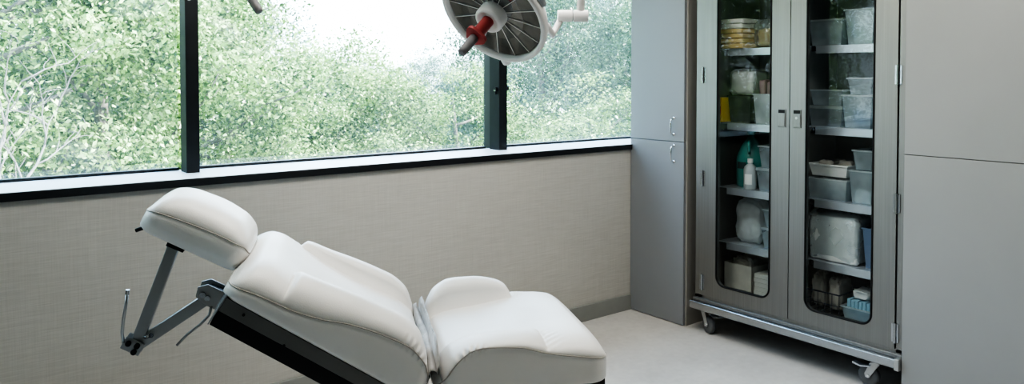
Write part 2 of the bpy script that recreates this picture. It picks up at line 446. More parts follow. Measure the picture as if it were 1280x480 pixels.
# base tray with bumper rails
mb = MB().box(3.575, 4.21, CY0 - .004, CY1 + .004, .186, .204)
mb.build('base_tray', M['steel'], cab, bevel=.003)
MB().box(3.55, 4.22, CY0 - .004, CY1 + .014, .140, .186).build('bumper_rail', M['steel_bright'], cab, bevel=.008)
MB().box(3.545, 3.585, CY0 - .005, CY0 + .018, .134, .19).build('bumper_cap', M['zinc'], cab, bevel=.004)
def caster(x, y, ang, brake):
    Mx = Matrix.Translation((x, y, 0)) @ Matrix.Rotation(ang, 4, 'Z')
    def P(*q): return Mx @ Vector(q)
    c = MB()
    c.cyl(P(0, 0, .128), P(0, 0, .1395), .032).box(-.04, .04, -.035, .035, .134, .1399, Mx)
    c.cyl(P(0, 0, .118), P(0, 0, .130), .026)
    c = c.build('caster', M['zinc'], cab, bevel=.001)
    f = MB()
    for s in (-1, 1):
        f.loft([[P(-.022, s * .022 - .0015, .12), P(.022, s * .022 - .0015, .12), P(.048, s * .022 - .0015, .06), P(.044, s * .022 - .0015, .042), P(.026, s * .022 - .0015, .042)],
                [P(-.022, s * .022 + .0015, .12), P(.022, s * .022 + .0015, .12), P(.048, s * .022 + .0015, .06), P(.044, s * .022 + .0015, .042), P(.026, s * .022 + .0015, .042)]])
    f.build('fork', M['zinc'], c)
    W = Mx @ Matrix.Translation((.032, 0, .05)) @ Matrix.Rotation(math.pi / 2, 4, 'X')
    MB().lathe([(.012, -.017), (.036, -.017), (.046, -.014), (.0499, -.006), (.0499, .006), (.046, .014), (.036, .017), (.012, .017)], 32, W).build('wheel', M['rubber'], c, smooth=True)
    MB().cyl(P(.032, -.028, .05), P(.032, .028, .05), .008).build('axle_bolt', M['chrome'], c)
    if brake:
        MB().loft([[P(.02, .006, .100), P(.02, .038, .100), P(.02, .038, .108), P(.02, .006, .108)],
                   [P(.060, .008, .094), P(.060, .046, .094), P(.060, .046, .101), P(.060, .008, .101)],
                   [P(.098, .006, .104), P(.098, .050, .104), P(.098, .046, .112), P(.098, .010, .112)]]).build('brake_pedal', M['shelf'], c, bevel=.002)
caster(3.625, 2.822, math.radians(-108), True)
caster(3.625, 1.81, math.radians(98), True)
caster(4.13, 2.80, math.radians(-60), False)
caster(4.13, 1.765, math.radians(60), False)

# ------------------------------------------------------------------ things in the cabinet
def lumpy(cx, cy, cz, sx, sy, sz, amp=.08, seed=0, e=.45, freq=1.0, seg=28, tilt=0, flat=True):
    """soft crumpled pillow; base sits at cz"""
    mb = MB(); rows = []
    nu, nv = seg, seg * 2
    R = Matrix.Rotation(tilt, 3, 'X')
    def sp(v, p): return math.copysign(abs(v) ** p, v)
    for i in range(nu + 1):
        a = -math.pi / 2 + math.pi * i / nu; r = []
        for j in range(nv):
            b = 2 * math.pi * j / nv
            p = Vector((sp(math.cos(a), e) * sp(math.cos(b), e), sp(math.cos(a), e) * sp(math.sin(b), e), sp(math.sin(a), e)))
            k = noise.noise((p + Vector((seed * 3.7, seed, 0))) * 2.2 * freq) + .6 * abs(noise.noise((p + Vector((seed, 9, 2))) * 5 * freq))
            p = p * (1 - amp + amp * k)
            q = Vector((p.x * sx / 2, p.y * sy / 2, p.z * sz / 2))
            q = R @ q
            if flat: q.z = max(q.z, -sz / 2 * .93)
            r.append(Vector((cx, cy, cz + sz / 2 * .93)) + q)
        rows.append(r)
    mb.loft(rows)
    return mb

def open_bin(x0, x1, y0, y1, z0, z1, taper=.012, wall=.0025):
    mb = MB()
    def ring(ins, z): return [(x0 + ins, y0 + ins, z), (x1 - ins, y0 + ins, z), (x1 - ins, y1 - ins, z), (x0 + ins, y1 - ins, z)]
    mb.loft([ring(taper, z0), ring(0, z1 - .006)], caps=False)
    mb.quad(ring(taper, z0))
    return mb
def bin_thing(label, x0, x1, y0, y1, z0, z1, mat='clear', group=None, lid=None, name='storage_bin'):
    t = thing(name, label, 'bin', ((x0 + x1) / 2, (y0 + y1) / 2, z0), 0, group)
    open_bin(x0, x1, y0, y1, z0 + .001, z1).build('tub', M[mat], t, solid=.002)
    r = MB()
    for a in ((x0 - .006, x0 + .003, y0 - .006, y1 + .006), (x1 - .003, x1 + .006, y0 - .006, y1 + .006), (x0, x1, y0 - .006, y0 + .003), (x0, x1, y1 - .003, y1 + .006)):
        r.box(*a, z1 - .008, z1)
    r.build('rim', M['frost'] if mat in ('clear', 'frost') else M[mat], t, bevel=.001)
    if lid: MB().box(x0 - .004, x1 + .004, y0 - .004, y1 + .004, z1 + .0005, z1 + .008).build('lid', M[lid], t, bevel=.002)
    return t
def single(name, mb, mat, label, cat, loc, group=None, **k):
    o = mb.build(name, M[mat], None, loc=loc, **k); return tag(o, label, cat, group)

S0, S1, S2, S3, S4 = 1.6645, 1.2255, .8415, .5125, .2285
S1r = 1.2325
X0 = 3.81
# left column, top shelf: tan folded packs, clear bag
zz = S0
ord_ = ['lowest', 'second from the bottom', 'third from the bottom', 'fourth from the bottom', 'fifth from the bottom', 'topmost']
for i in range(6):
    h = .030
    single('paper_pack', lumpy(3.86, 2.763 + (-.004, .004, -.002, .005, 0, -.004)[i], zz, .22, .162 + (i % 2) * .01, h, .05, i + 1, .22, seg=16), 'paper_tan' if i < 4 else 'paper_cream',
           'flat tan paper pack, %s of the stack at cabinet top left' % ord_[i], 'paper pack', (3.86, 2.763, zz), 'tan paper packs stacked on the top left shelf', smooth=True)
    zz += h * .965
t = thing('supply_bag', 'yellowish clear bag beside the tan paper packs on the top left shelf', 'bag', (3.93, 2.615, S0), 0)
lumpy(3.93, 2.617, S0, .18, .15, .19, .14, 5, .5, 1.6).build('film', M['film'], t, smooth=True)
lumpy(3.93, 2.617, S0 + .004, .14, .12, .12, .14, 6, .5, 1.3).build('contents', M['paper_tan'], t, smooth=True)
# left column, second shelf
t = bin_thing('dark grey bin with a clear wrapped pack on top, second shelf of left door', 3.82, 4.05, 2.668, 2.822, S1, 1.385, 'darkbin')
for q, yy in enumerate((2.70, 2.735, 2.77)):
    single('white_packet', lumpy(3.87 + .03 * q, yy, S1 + .004, .05, .03, .12, .1, 30 + q, .4, seg=10), 'paper_white', ['white packet in the dark grey bin, right end', 'white packet in the dark grey bin, middle', 'white packet in the dark grey bin, left end'][q], 'packet', (3.87 + .03 * q, yy, S1 + .004), 'white packets standing in the dark bin', smooth=True)
t = thing('wrapped_pack', 'grey-white pack wrapped in clear film, lying on the dark grey bin', 'pack', (3.93, 2.752, 1.387))
lumpy(3.925, 2.752, 1.389, .17, .165, .15, .06, 11, .3, 1.2).build('pack', M['paper_cream'], t, smooth=True)
lumpy(3.925, 2.752, 1.387, .19, .188, .17, .09, 12, .33, 1.8).build('film', M['film'], t, smooth=True)
t = thing('yellow_box', 'narrow yellow box with red mark at left end of second shelf', 'box', (3.81, 2.843, 1.228))
MB().box(3.765, 3.86, 2.828, 2.8585, 1.228, 1.375).build('carton', M['yellow'], t, bevel=.002)
MB().box(3.7635, 3.7649, 2.834, 2.852, 1.275, 1.325).build('red_mark', M['redmark'], t)
t = bin_thing('frosted bin with plum coloured packs on top, right end of second shelf left door', 3.82, 4.02, 2.50, 2.648, S1, 1.40, 'frost')
for q in range(2):
    single('plum_pack', lumpy(3.90, 2.60 - .05 * q, 1.36, .15, .047, .13 - .01 * q, .08, 14 + q, .35, seg=14), 'plum', ['dusty plum pack standing in the frosted bin, nearer the jug side', 'dusty plum pack standing in the frosted bin, nearer the door stile'][q], 'pack', (3.90, 2.60 - .05 * q, 1.36), 'plum packs in the frosted bin', smooth=True)
# left column, third shelf: jug, bottle, clear bins
t = thing('jug', 'large teal gallon jug with dark label on the third shelf', 'jug', (3.93, 2.735, S2))
J = Matrix.Translation((3.93, 2.735, S2))
MB().lathe([(.0, 0), (.078, .0), (.085, .008), (.086, .165), (.080, .19), (.062, .235), (.040, .272), (.024, .292), (.020, .298), (.020, .312)], 40, J, 1, 1).build('body', M['teal'], t, smooth=True)
MB().lathe([(.023, .308), (.024, .312), (.024, .328), (.021, .331)], 24, J).build('cap', M['teal'], t, smooth=False)
MB().tube([(3.86, 2.70, S2 + .28), (3.83, 2.685, S2 + .265), (3.825, 2.68, S2 + .235), (3.845, 2.69, S2 + .205)], .009, 10).build('grip', M['teal'], t, smooth=True)
lm = MB()
A = [math.radians(a) for a in range(150, 196, 5)]
lm.loft([[(3.93 + .0875 * math.cos(a), 2.735 + .0875 * math.sin(a), S2 + z) for a in A] for z in (.11, .15)], caps=False, closed=False)
lm.build('label_patch', M['jug_label'], t)
t = thing('bottle', 'small grey translucent bottle with white cap before the teal jug', 'bottle', (3.822, 2.667, S2))
J = Matrix.Translation((3.822, 2.667, S2))
MB().lathe([(0, 0), (.034, 0), (.037, .005), (.037, .115), (.032, .132), (.016, .146), (.012, .15), (.012, .156)], 28, J).build('body', M['bottle_grey'], t, smooth=True)
MB().lathe([(.016, .154), (.0165, .157), (.016, .178), (.0, .180)], 24, J).build('cap', M['lamp_white'], t, smooth=False)
MB().loft([[(3.822 + .0378 * math.cos(math.radians(a)), 2.667 + .0378 * math.sin(math.radians(a)), S2 + z) for a in range(160, 231, 10)] for z in (.03, .09)], caps=False, closed=False).build('label_patch', M['paper_white'], t)
G = 'stacked clear bins right of the teal jug'
bin_thing('clear bin of plum packs, lower of the pair beside the jug', 3.82, 4.02, 2.46, 2.622, S2, .965, 'clear', G, 'frost')
single('plum_pack', lumpy(3.91, 2.545, S2 + .006, .16, .12, .095, .08, 22, .35, seg=14), 'plum', 'plum pack lying inside the lower clear bin beside the jug', 'pack', (3.91, 2.545, S2 + .006), smooth=True)
bin_thing('empty looking clear bin, upper of the pair beside the jug', 3.83, 4.01, 2.47, 2.615, .974, 1.10, 'clear', G)
# left column, fourth shelf
t = thing('supply_pouch', 'tall translucent pouch with white contents on the fourth shelf', 'pouch', (3.90, 2.70, S3))
lumpy(3.90, 2.70, S3, .14, .20, .285, .12, 31, .5, 1.3).build('film', M['frost'], t, smooth=True)
lumpy(3.905, 2.70, S3 + .004, .10, .15, .15, .12, 32, .5, 1.3).build('contents', M['paper_white'], t, smooth=True)
G = 'small clear bins on the fourth left shelf'
bin_thing('small clear bin with white packs, lower of the pair beside the pouch', 3.82, 4.0, 2.44, 2.586, S3, .625, 'clear', G, 'frost')
bin_thing('small clear bin with white packs, upper of the pair beside the pouch', 3.83, 3.99, 2.45, 2.582, .634, .735, 'clear', G)
for q, z in enumerate((S3 + .006, .640)):
    single('white_pack', lumpy(3.90, 2.515, z, .11, .09, .07, .1, 33 + q, .4, seg=14), 'paper_white', ['white pack inside the lower clear bin beside the pouch', 'white pack inside the upper clear bin beside the pouch'][q], 'pack', (3.90, 2.53, z), 'white packs in the small clear bins', smooth=True)
# left column, cabinet floor
def carton(label, x0, x1, y0, y1, z0, z1, mat, flap=True, group=None):
    t = thing('carton', label, 'box', ((x0 + x1) / 2, (y0 + y1) / 2, z0), 0, group)
    mb = MB().box(x0, x1, y0, y1, z0, z0 + .003)
    mb.box(x0, x0 + .003, y0, y1, z0, z1).box(x1 - .003, x1, y0, y1, z0, z1).box(x0, x1, y0, y0 + .003, z0, z1).box(x0, x1, y1 - .003, y1, z0, z1)
    mb.build('tray', M[mat], t)
    if flap: MB().bar((x1, (y0 + y1) / 2, z1), (x1 + .03, (y0 + y1) / 2, z1 + .06), .003, y1 - y0, (0, 1, 0)).build('flap', M[mat], t)
    return t
carton('white open carton on the cabinet floor behind left door', 3.83, 4.03, 2.655, 2.85, S4, .38, 'paper_cream')
lumpy_o = single('crumpled_bag', lumpy(3.93, 2.755, S4 + .006, .17, .17, .20, .2, 41, .5, 2.0), 'kraft', 'crumpled pale paper bag poking out of the open white carton', 'bag', (3.93, 2.755, S4 + .006), smooth=True)
zz = S4
ordc = ['bottom', 'second', 'third', 'fourth', 'top']
for i in range(5):
    single('flat_box', MB().box(3.82, 4.0, 2.47 + .003 * (i % 2), 2.636 - .003 * (i % 3), zz, zz + .024), 'paper_cream', 'flat pale box, %s of the short stack at bottom of left door' % ordc[i], 'box', (3.91, 2.55, zz), 'flat boxes stacked on the cabinet floor', bevel=.002)
    zz += .0252
# right column, top shelf
G = 'clear bins of pouches on the top right shelf'
bin_thing('lower clear bin of pale pouches on top right shelf, left of the taller one', 3.82, 4.05, 2.112, 2.298, S0, 1.805, 'clear', G)
bin_thing('taller clear bin of mint pouches on top right shelf', 3.82, 4.05, 1.945, 2.095, S0, 1.85, 'clear', G)
k = 0
for y, h, m_, lb in ((2.262, .11, 'mint', 'pale mint pouch leaning at the left end of the lower top-shelf bin'), (2.205, .12, 'paper_white', 'white pouch leaning in the middle of the lower top-shelf bin'), (2.150, .10, 'mint', 'pale mint pouch at the right end of the lower top-shelf bin'),
                 (2.065, .15, 'paleblue', 'pale blue pouch at the left end of the taller top-shelf bin'), (2.02, .14, 'mint', 'mint pouch in the middle of the taller top-shelf bin'), (1.975, .12, 'paper_white', 'white pouch at the right end of the taller top-shelf bin')):
    single('sterile_pouch', lumpy(3.92, y, S0 + .006, .16, .026, h, .12, 50 + k, .4, 1.4, seg=14, tilt=(-.22, -.1, .12, -.2, .15, .2)[k]), m_, lb, 'pouch', (3.92, y, S0 + .006), 'pouches standing in the top right bins', smooth=True)
    k += 1
# right column, second shelf
G = 'stacked clear bins on the second right shelf'
bin_thing('clear bin with dark load, lower of the pair on second right shelf', 3.82, 4.05, 2.108, 2.298, S1r, 1.335, 'clear', G, 'frost')
single('grey_pack', lumpy(3.93, 2.203, S1r + .006, .19, .15, .07, .06, 61, .3, seg=14), 'darkbin', 'dark grey pack inside the lower clear bin, second right shelf', 'pack', (3.93, 2.203, S1r + .006), smooth=True)
bin_thing('clear bin, upper of the pair on second right shelf', 3.83, 4.04, 2.112, 2.294, 1.344, 1.43, 'clear', G)
bin_thing('large clear bin with blue bags on second right shelf', 3.80, 4.05, 1.94, 2.095, S1r, 1.405, 'clear', G)
single('blue_bag', lumpy(3.865, 2.01, S1r + .006, .10, .11, .11, .16, 62, .5, 1.5, seg=18), 'blue_cloth', 'crumpled blue bag in the large clear bin, lower one', 'bag', (3.865, 2.01, S1r + .006), 'bags in the large clear bin', smooth=True)
single('blue_bag', lumpy(3.98, 2.02, S1r + .006, .10, .12, .13, .16, 63, .5, 1.5, seg=18), 'paleblue', 'paler blue bag at the back of the large clear bin', 'bag', (3.98, 2.02, S1r + .006), 'bags in the large clear bin', smooth=True)
bin_thing('small clear bin standing on the large bin of blue bags', 3.82, 4.03, 1.95, 2.078, 1.4065, 1.495, 'clear', G)
# right column, third shelf
G = 'clear bins on the third right shelf'
bin_thing('long clear bin with white linens, lower of the pair on third right shelf', 3.81, 4.05, 2.072, 2.296, S2, .955, 'clear', G)
single('white_linen', lumpy(3.92, 2.184, S2 + .006, .19, .19, .115, .1, 71, .4, 1.3, seg=20), 'paper_white', 'folded white linen filling the lower clear bin, third right shelf', 'linen', (3.92, 2.184, S2 + .006), smooth=True)
bin_thing('shallow white tray of packets, upper of the pair on third right shelf', 3.82, 4.04, 2.076, 2.290, .9645, 1.03, 'paper_white', G, name='tray')
for q in range(3):
    single('kraft_packet', lumpy(3.88 + .05 * q, 2.18 + (.045, -.04, .02)[q], .969, .05, .085, .085, .15, 73 + q, .45, 1.4, seg=12), 'kraft', ['kraft packet at the front of the white tray', 'kraft packet in the middle of the white tray', 'kraft packet at the back of the white tray'][q], 'packet', (3.88 + .05 * q, 2.15, .969), 'kraft packets in the white tray', smooth=True)
bin_thing('clear bin at the right end of third right shelf', 3.81, 4.04, 1.935, 2.058, S2, 1.015, 'clear', G)
single('white_box', MB().box(3.815 + .012, 3.90, 1.955, 2.03, S2 + .004, .912), 'paper_white', 'small white box inside the clear bin at right end of third right shelf', 'box', (3.86, 1.99, S2 + .004), bevel=.002)
bin_thing('small clear bin standing on top of the right end bin, third right shelf', 3.82, 4.03, 1.942, 2.045, 1.0165, 1.12, 'clear', G)
# right column, fourth shelf
t = thing('wrapped_bundle', 'big white linen bundle in a clear bag on the fourth right shelf', 'bundle', (3.92, 2.15, S3))
lumpy(3.92, 2.150, S3 + .003, .23, .285, .255, .04, 81, .2, 1.2, 36).build('linen', M['paper_white'], t, smooth=True)
lumpy(3.92, 2.150, S3, .245, .31, .285, .07, 82, .26, 2.2, 36).build('film', M['film'], t, smooth=True)
bin_thing('dusk blue bin right of the white linen bundle', 3.83, 4.03, 1.84, 1.992, S3, .72, 'blue_dark')
# right column, cabinet floor
t = thing('wire_basket', 'dark blue wire basket on the cabinet floor behind right door', 'basket', (3.92, 2.19, S4))
r = MB()
for z in (.235, .285, .345):
    r.tube([(3.80, 2.10, z), (3.80, 2.30, z), (4.02, 2.30, z), (4.02, 2.10, z)], .004 if z > .34 else .002, 8, closed=True)
r.build('hoop', M['wire'], t)
r = MB()
for q in range(6):
    y = 2.10 + .20 * q / 5
    r.tube([(3.80, y, .345), (3.80, y, .232), (4.02, y, .232), (4.02, y, .345)], .0018, 6)
r.build('wire', M['wire'], t)
for q in range(2):
    single('kraft_bag', lumpy(3.91, 2.248 - .093 * q, .238, .17, .082, .215 - .015 * q, .2, 91 + q, .45, 1.8), 'kraft' if q else 'paper_cream', ['crumpled cream bag standing in the wire basket, left', 'crumpled kraft bag standing in the wire basket, right'][q], 'bag', (3.91, 2.248 - .093 * q, .238), 'bags in the wire basket', smooth=True)
t = bin_thing('low clear tub of pale blue packs on the cabinet floor, right door', 3.80, 4.03, 1.935, 2.085, S4, .30, 'clear')
for q in range(6):
    y = 2.060 - .0208 * q
    single('blue_pack', MB().box(3.822, 3.99, y - .0095, y + .0095, S4 + .006, .335 - .004 * (q % 2)), 'paleblue', 'pale blue flat pack standing on edge, %s from the left in the low tub' % ['first', 'second', 'third', 'fourth', 'fifth', 'sixth'][q], 'pack', (3.90, y, S4 + .006), 'pale blue packs in the low tub', bevel=.003)
single('folded_paper', lumpy(3.90, 2.005, .336, .14, .11, .055, .18, 95, .4, 1.6, seg=16), 'paper_white', 'folded white paper lying on the pale blue packs', 'paper', (3.90, 2.005, .336), smooth=True)

# ------------------------------------------------------------------ treatment chair (local: x along chair to the foot, y away from viewer)
TH = math.radians(25)
aV = Vector((math.cos(TH), -math.sin(TH), 0)); wV = Vector((math.sin(TH), math.cos(TH), 0))
CH0 = Vector((1.694, 1.708, 0)) + aV * -.4 + wV * .32
chair = thing('treatment_chair', 'white leatherette reclined treatment chair with separate headrest on bent metal links', 'treatment chair', CH0, -TH)

def smooth_interp(xs, ys, x):
    xs = np.array(xs, float); ys = np.array(ys, float)
    # monotone-ish cubic (pchip slopes)
    h = np.diff(xs); d = np.diff(ys) / h
    m = np.zeros(len(xs)); m[0], m[-1] = d[0], d[-1]
    for i in range(1, len(xs) - 1):
        m[i] = 0 if d[i - 1] * d[i] <= 0 else 2 * d[i - 1] * d[i] / (d[i - 1] + d[i])
    x = min(max(x, xs[0]), xs[-1]); i = int(min(max(np.searchsorted(xs, x) - 1, 0), len(h) - 1))
    t = (x - xs[i]) / h[i]
    return ((1 + 2 * t) * (1 - t) ** 2 * ys[i] + t * (1 - t) ** 2 * h[i] * m[i] + t * t * (3 - 2 * t) * ys[i + 1] + t * t * (t - 1) * h[i] * m[i + 1])
def sstep(a, b, x):
    t = min(max((x - a) / (b - a), 0), 1); return t * t * (3 - 2 * t)

def cushion(name, u0, u1, org, d, n, seam, top, bol, hw0, rc, bot=lambda u: 0.0, pleats=(), bot_round=.012, nst=260, mtop=96, pw=5.0, bol_y=(.188, .208), wr=.0, near=1.0, extra=None):
    """org, d, n are (x, z) pairs; cross sections across y"""
    rings, seamL, seamR = [], [], []
    us = [u0 + (u1 - u0) * (1 - math.cos(math.pi * i / nst)) / 2 for i in range(nst + 1)]
    def roll(ay):
        t = min(max((ay - bol_y[0]) / .075, 0), 1)
        return .25 * sstep(0, .12, t) + .75 * math.sqrt(1 - (1 - t) ** 2) if t > 0 else 0
    def put(u, y, v): return (org[0] + d[0] * u + n[0] * v, y, org[1] + d[1] * u + n[1] * v)
    for u in us:
        e = min(u - u0, u1 - u)
        hw = hw0 - (rc * (1 - math.sqrt(max(0, 1 - (1 - min(e, rc) / rc) ** 2))))
        vs, vb = seam(u), bot(u)
        ring = []
        # bottom left up to seam
        wall = [(-hw + bot_round, vb), (-hw + bot_round * .3, vb + bot_round * .35), (-hw - .001, vb + bot_round)]
        for k in range(1, 6):
            f = k / 6; v = vb + bot_round + (vs - vb - bot_round) * f
            wall.append((-hw - .004 * math.sin(math.pi * f), v))
        wall.append((-hw + .0015, vs))
        tops = []
        for j in range(1, mtop):
            y = -hw * math.cos(math.pi * j / mtop)
            ay = abs(y) * hw0 / hw
            T = top(u) + bol(u) * roll(ay) * (near if y < 0 else 1.0) + (extra(u, y) if extra else 0)
            f = (1 - min(1, abs(y / hw)) ** pw) ** .5
            v = vs + (T - vs) * f
            for (pa, pb, amp) in pleats:
                if pa < u < pb and ay > hw0 * .8:
                    g = math.sin(math.pi * (u - pa) / (pb - pa)) * sstep(hw0 * .93, hw0 * .995, ay)
                    v += amp * g * (math.sin(u * 2 * math.pi / .021) - .3)
            if wr:
                v += wr * noise.noise(Vector((u * 9, y * 9, 3.1))) * f
            tops.append((y, v))
        right = [(-a, b) for a, b in reversed(wall)]
        full = wall + tops + right
        rings.append([put(u, y, v) for y, v in full])
        seamL.append(put(u, -hw - .0005, vs)); seamR.append(put(u, hw + .0005, vs))
    o = MB().loft(rings).build(name, M['leather'], chair, smooth=True, local=True)
    loop = seamL + list(reversed(seamR))
    MB().tube(loop, .0020, 8, closed=True).build('seam_welt', M['leather_seam'], o, smooth=True, local=True)
    return o, put

OX, OY = .4, .32
# backrest
B0, bd, bn = (-1.122 + OX, .866), (.8388, -.5446), (.5446, .8388)
bs = ([-.03, .06, .157, .24, .331, .436, .512, .58, .61, .635], [.033, .0495, .058, .074, .104, .124, .130, .112, .088, .055])
bt = ([-.03, -.015, .02, .06, .12, .25, .40, .52, .58, .62, .635], [.034, .085, .121, .130, .126, .116, .122, .130, .120, .085, .056])
bb = ([-.03, .10, .122, .136, .19, .31, .45, .53, .585, .615, .635], [0, 0, .002, .028, .045, .064, .070, .052, .018, .0, 0])
back, bput = cushion('backrest', -.03, .635, B0, bd, bn, lambda u: smooth_interp(*bs, u), lambda u: smooth_interp(*bt, u), lambda u: smooth_interp(*bb, u), .32, .05,
                     pleats=((.47, .63, .005),),
                     extra=lambda u, y: -.014 * math.exp(-((u - .128) / .007) ** 2) * sstep(.20, .24, abs(y)) + .002 * noise.noise(Vector((u * 7, y * 11, 4))))
# seat
ss = ([-.535, -.501, -.484, -.458, -.423, -.387, -.278, -.207, -.15, -.078, -.005, .022], [.548, .59, .617, .645, .666, .672, .665, .645, .632, .620, .607, .602])
st = ([-.535, -.515, -.48, -.42, -.35, -.2, -.1, -.04, .0, .022], [.552, .60, .628, .642, .65, .672, .678, .670, .645, .604])
sb = ([-.535, -.52, -.50, -.475, -.424, -.334, -.25, -.215, -.197, -.188, .02], [0, .03, .075, .098, .112, .106, .078, .056, .030, 0, 0])
seat, sput = cushion('seat', -.535, .022, (OX, 0), (1, 0), (0, 1), lambda u: smooth_interp(*ss, u), lambda u: smooth_interp(*st, u), lambda u: smooth_interp(*sb, u), .32, .07,
                     bot=lambda u: .528, pleats=((-.52, -.36, .005),), near=.42,
                     extra=lambda u, y: .0045 * math.sin((abs(y) * 1.5 + u * .9) * 2 * math.pi / .034) * sstep(-.20, -.185, u) * (1 - sstep(-.17, -.10, u)) * sstep(.17, .21, abs(y)) * (1 if y > 0 else .3) - .009 * math.exp(-((u + .186) / .008) ** 2) * sstep(.20, .235, abs(y)) * (1 if y > 0 else .35) + .002 * noise.noise(Vector((u * 7, y * 9, 1))))
# headrest
hs = ([-.032, 0, .05, .2, .27, .297], [.060, .074, .081, .090, .087, .070])
ht = ([-.032, -.022, .0, .03, .07, .14, .22, .265, .285, .297], [.062, .092, .122, .138, .149, .154, .146, .126, .104, .072])
head, hput = cushion('headrest', -.032, .297, (-1.385 + OX, 1.030), (.88, -.475), (.475, .88), lambda u: smooth_interp(*hs, u), lambda u: smooth_interp(*ht, u), lambda u: 0.0, .15, .055,
                     bot_round=.035, pw=3.2, wr=.004)
MB().cyl((-1.397 + OX, -.10, 1.042), (-1.418 + OX, -.10, 1.035), .006).build('strap_pin', M['black_plastic'], head, local=True)
# crumpled gusset strip between back and seat
g = MB(); rows = []
nY = 60
for i in range(nY + 1):
    y = -.312 + .624 * i / nY
    edge = sstep(0, .10, .33 - abs(y))
    row = []
    for k, (dx, dz) in enumerate(((-.026, .575), (-.024, .630), (-.018, .654), (-.009, .657), (-.002, .638), (.003, .632), (.007, .676), (.011, .680), (.014, .640), (.017, .575))):
        w = noise.noise(Vector((y * 7, k * 1.1, 2))) * .009 + noise.noise(Vector((y * 24, k * .9, 7))) * .003
        zz_ = .575 + (dz - .575) * (.42 + .58 * edge) + (w if 0 < k < 9 else 0)
        row.append((-.535 + OX + dx + w * .6, y, zz_))
    rows.append(row)
g.loft(rows, caps=False, closed=False)
g.build('fabric_gusset', M['gusset'], chair, smooth=True, local=True, solid=.003)
# under-frames
def fr(u0, u1, y0, y1, v0, v1):
    pts = []
    for v in (v0, v1):
        for (u, y) in ((u0, y0), (u1, y0), (u1, y1), (u0, y1)): pts.append(bput(u, y, v))
    mb = MB(); vs = [mb.bm.verts.new(p) for p in pts]
    for f in ((3, 2, 1, 0), (4, 5, 6, 7), (0, 1, 5, 4), (1, 2, 6, 5), (2, 3, 7, 6), (3, 0, 4, 7)): mb.bm.faces.new([vs[i] for i in f])
    return mb
fb = fr(-.012, .60, -.312, .312, -.042, -.0005).build('back_frame', M['frame_dark'], chair, local=True, bevel=.002)
fr(-.0105, .60, -.309, .309, -.088, -.0425).build('frame_channel', M['black_plastic'], fb, local=True, bevel=.002)
fr(-.016, -.0125, -.312, .312, -.088, .006).build('end_plate', M['steel_bright'], fb, local=True)
p0 = bput(.055, -.3125, -.018); p1 = bput(.20, -.3125, -.040)
MB().cyl((p0[0], -.3125, p0[2]), (p0[0], -.316, p0[2]), .004).cyl((p1[0], -.3125, p1[2]), (p1[0], -.316, p1[2]), .004).build('frame_screw', M['black_plastic'], fb, local=True)
MB().box(-.52 + OX, .016 + OX, -.275, .275, .495, .5275).build('seat_frame', M['black_plastic'], chair, local=True, bevel=.004)
# headrest linkage, on the chair's centre line
def XZ(a_, z, y=0): return (a_ + OX, y, z)
MB().bar(XZ(-1.330, .965), XZ(-1.440, .668), .036, .028).build('upper_link', M['gunmetal'], chair, local=True, bevel=.003)
MB().bar(XZ(-1.345, .978), XZ(-1.295, .953), .016, .07).build('headrest_bracket', M['black_plastic'], chair, local=True, bevel=.002)
MB().bar(XZ(-1.450, .648), XZ(-1.222, .795), .036, .028, (0, 1, 0)).build('lower_link', M['gunmetal'], chair, local=True, bevel=.003)
hinge = MB()
for y in (-.019, .019): hinge.bar(XZ(-1.478, .672, y), XZ(-1.425, .642, y), .042, .006)
hinge = hinge.build('hinge_plate', M['gunmetal'], chair, local=True, bevel=.003)
for a_, z in ((-1.462, .668), (-1.437, .658), (-1.447, .640)):
    MB().cyl(XZ(a_, z, -.0215), XZ(a_, z, -.030), .0085).build('bolt', M['black_plastic'], hinge, local=True)
MB().tube([XZ(-1.475, .672, -.028), XZ(-1.478, .705, -.030), XZ(-1.474, .745, -.030), XZ(-1.466, .790, -.030), XZ(-1.462, .826, -.030)], .0048, 10).build('release_lever', M['zinc'], chair, local=True, smooth=True)
MB().cyl(XZ(-1.462, .824, -.030), XZ(-1.460, .838, -.030), .0062).build('lever_tip', M['steel_bright'], chair, local=True)
MB().cyl(XZ(-1.415, .682, -.012), XZ(-1.395, .69, -.03), .008).build('adjusting_screw', M['chrome'], hinge, local=True)
for y in (-.034, .034):
    MB().loft([[XZ(-1.262, .806, y - .004), XZ(-1.240, .780, y - .004), XZ(-1.176, .745, y - .004), XZ(-1.150, .80, y - .004), XZ(-1.225, .842, y - .004), XZ(-1.255, .836, y - .004)],
               [XZ(-1.262, .806, y + .004), XZ(-1.240, .780, y + .004), XZ(-1.176, .745, y + .004), XZ(-1.150, .80, y + .004), XZ(-1.225, .842, y + .004), XZ(-1.255, .836, y + .004)]]).build('mount_plate', M['gunmetal'], chair, local=True, bevel=.002)
MB().bar(XZ(-1.232, .815), XZ(-1.15, .775), .030, .056).build('mount_block', M['black_plastic'], chair, local=True, bevel=.002)
for a_, z in ((-1.240, .812), (-1.226, .800)):
    MB().cyl(XZ(a_, z, -.038), XZ(a_, z, -.046), .0085).build('bolt', M['steel_bright'], chair, local=True)
MB().tube([XZ(-1.216, .770, -.04), XZ(-1.220, .748, -.046), XZ(-1.245, .722, -.05), XZ(-1.285, .692, -.05), XZ(-1.316, .660, -.05)], .0042, 10).build('lock_lever', M['gunmetal'], chair, local=True, smooth=True)
# pedestal below
MB().box(-.42 + OX, -.08 + OX, -.13, .13, .12, .4945).build('lift_column', M['lamp_white'], chair, local=True, bevel=.01)
MB().box(-.62 + OX, .06 + OX, -.24, .24, .0, .1195).build('base_plate', M['frame_dark'], chair, local=True, bevel=.015)
MB().bar(XZ(-.55, .53), XZ(-.72, .62), .05, .40).build('back_hinge', M['frame_dark'], chair, local=True, bevel=.004)

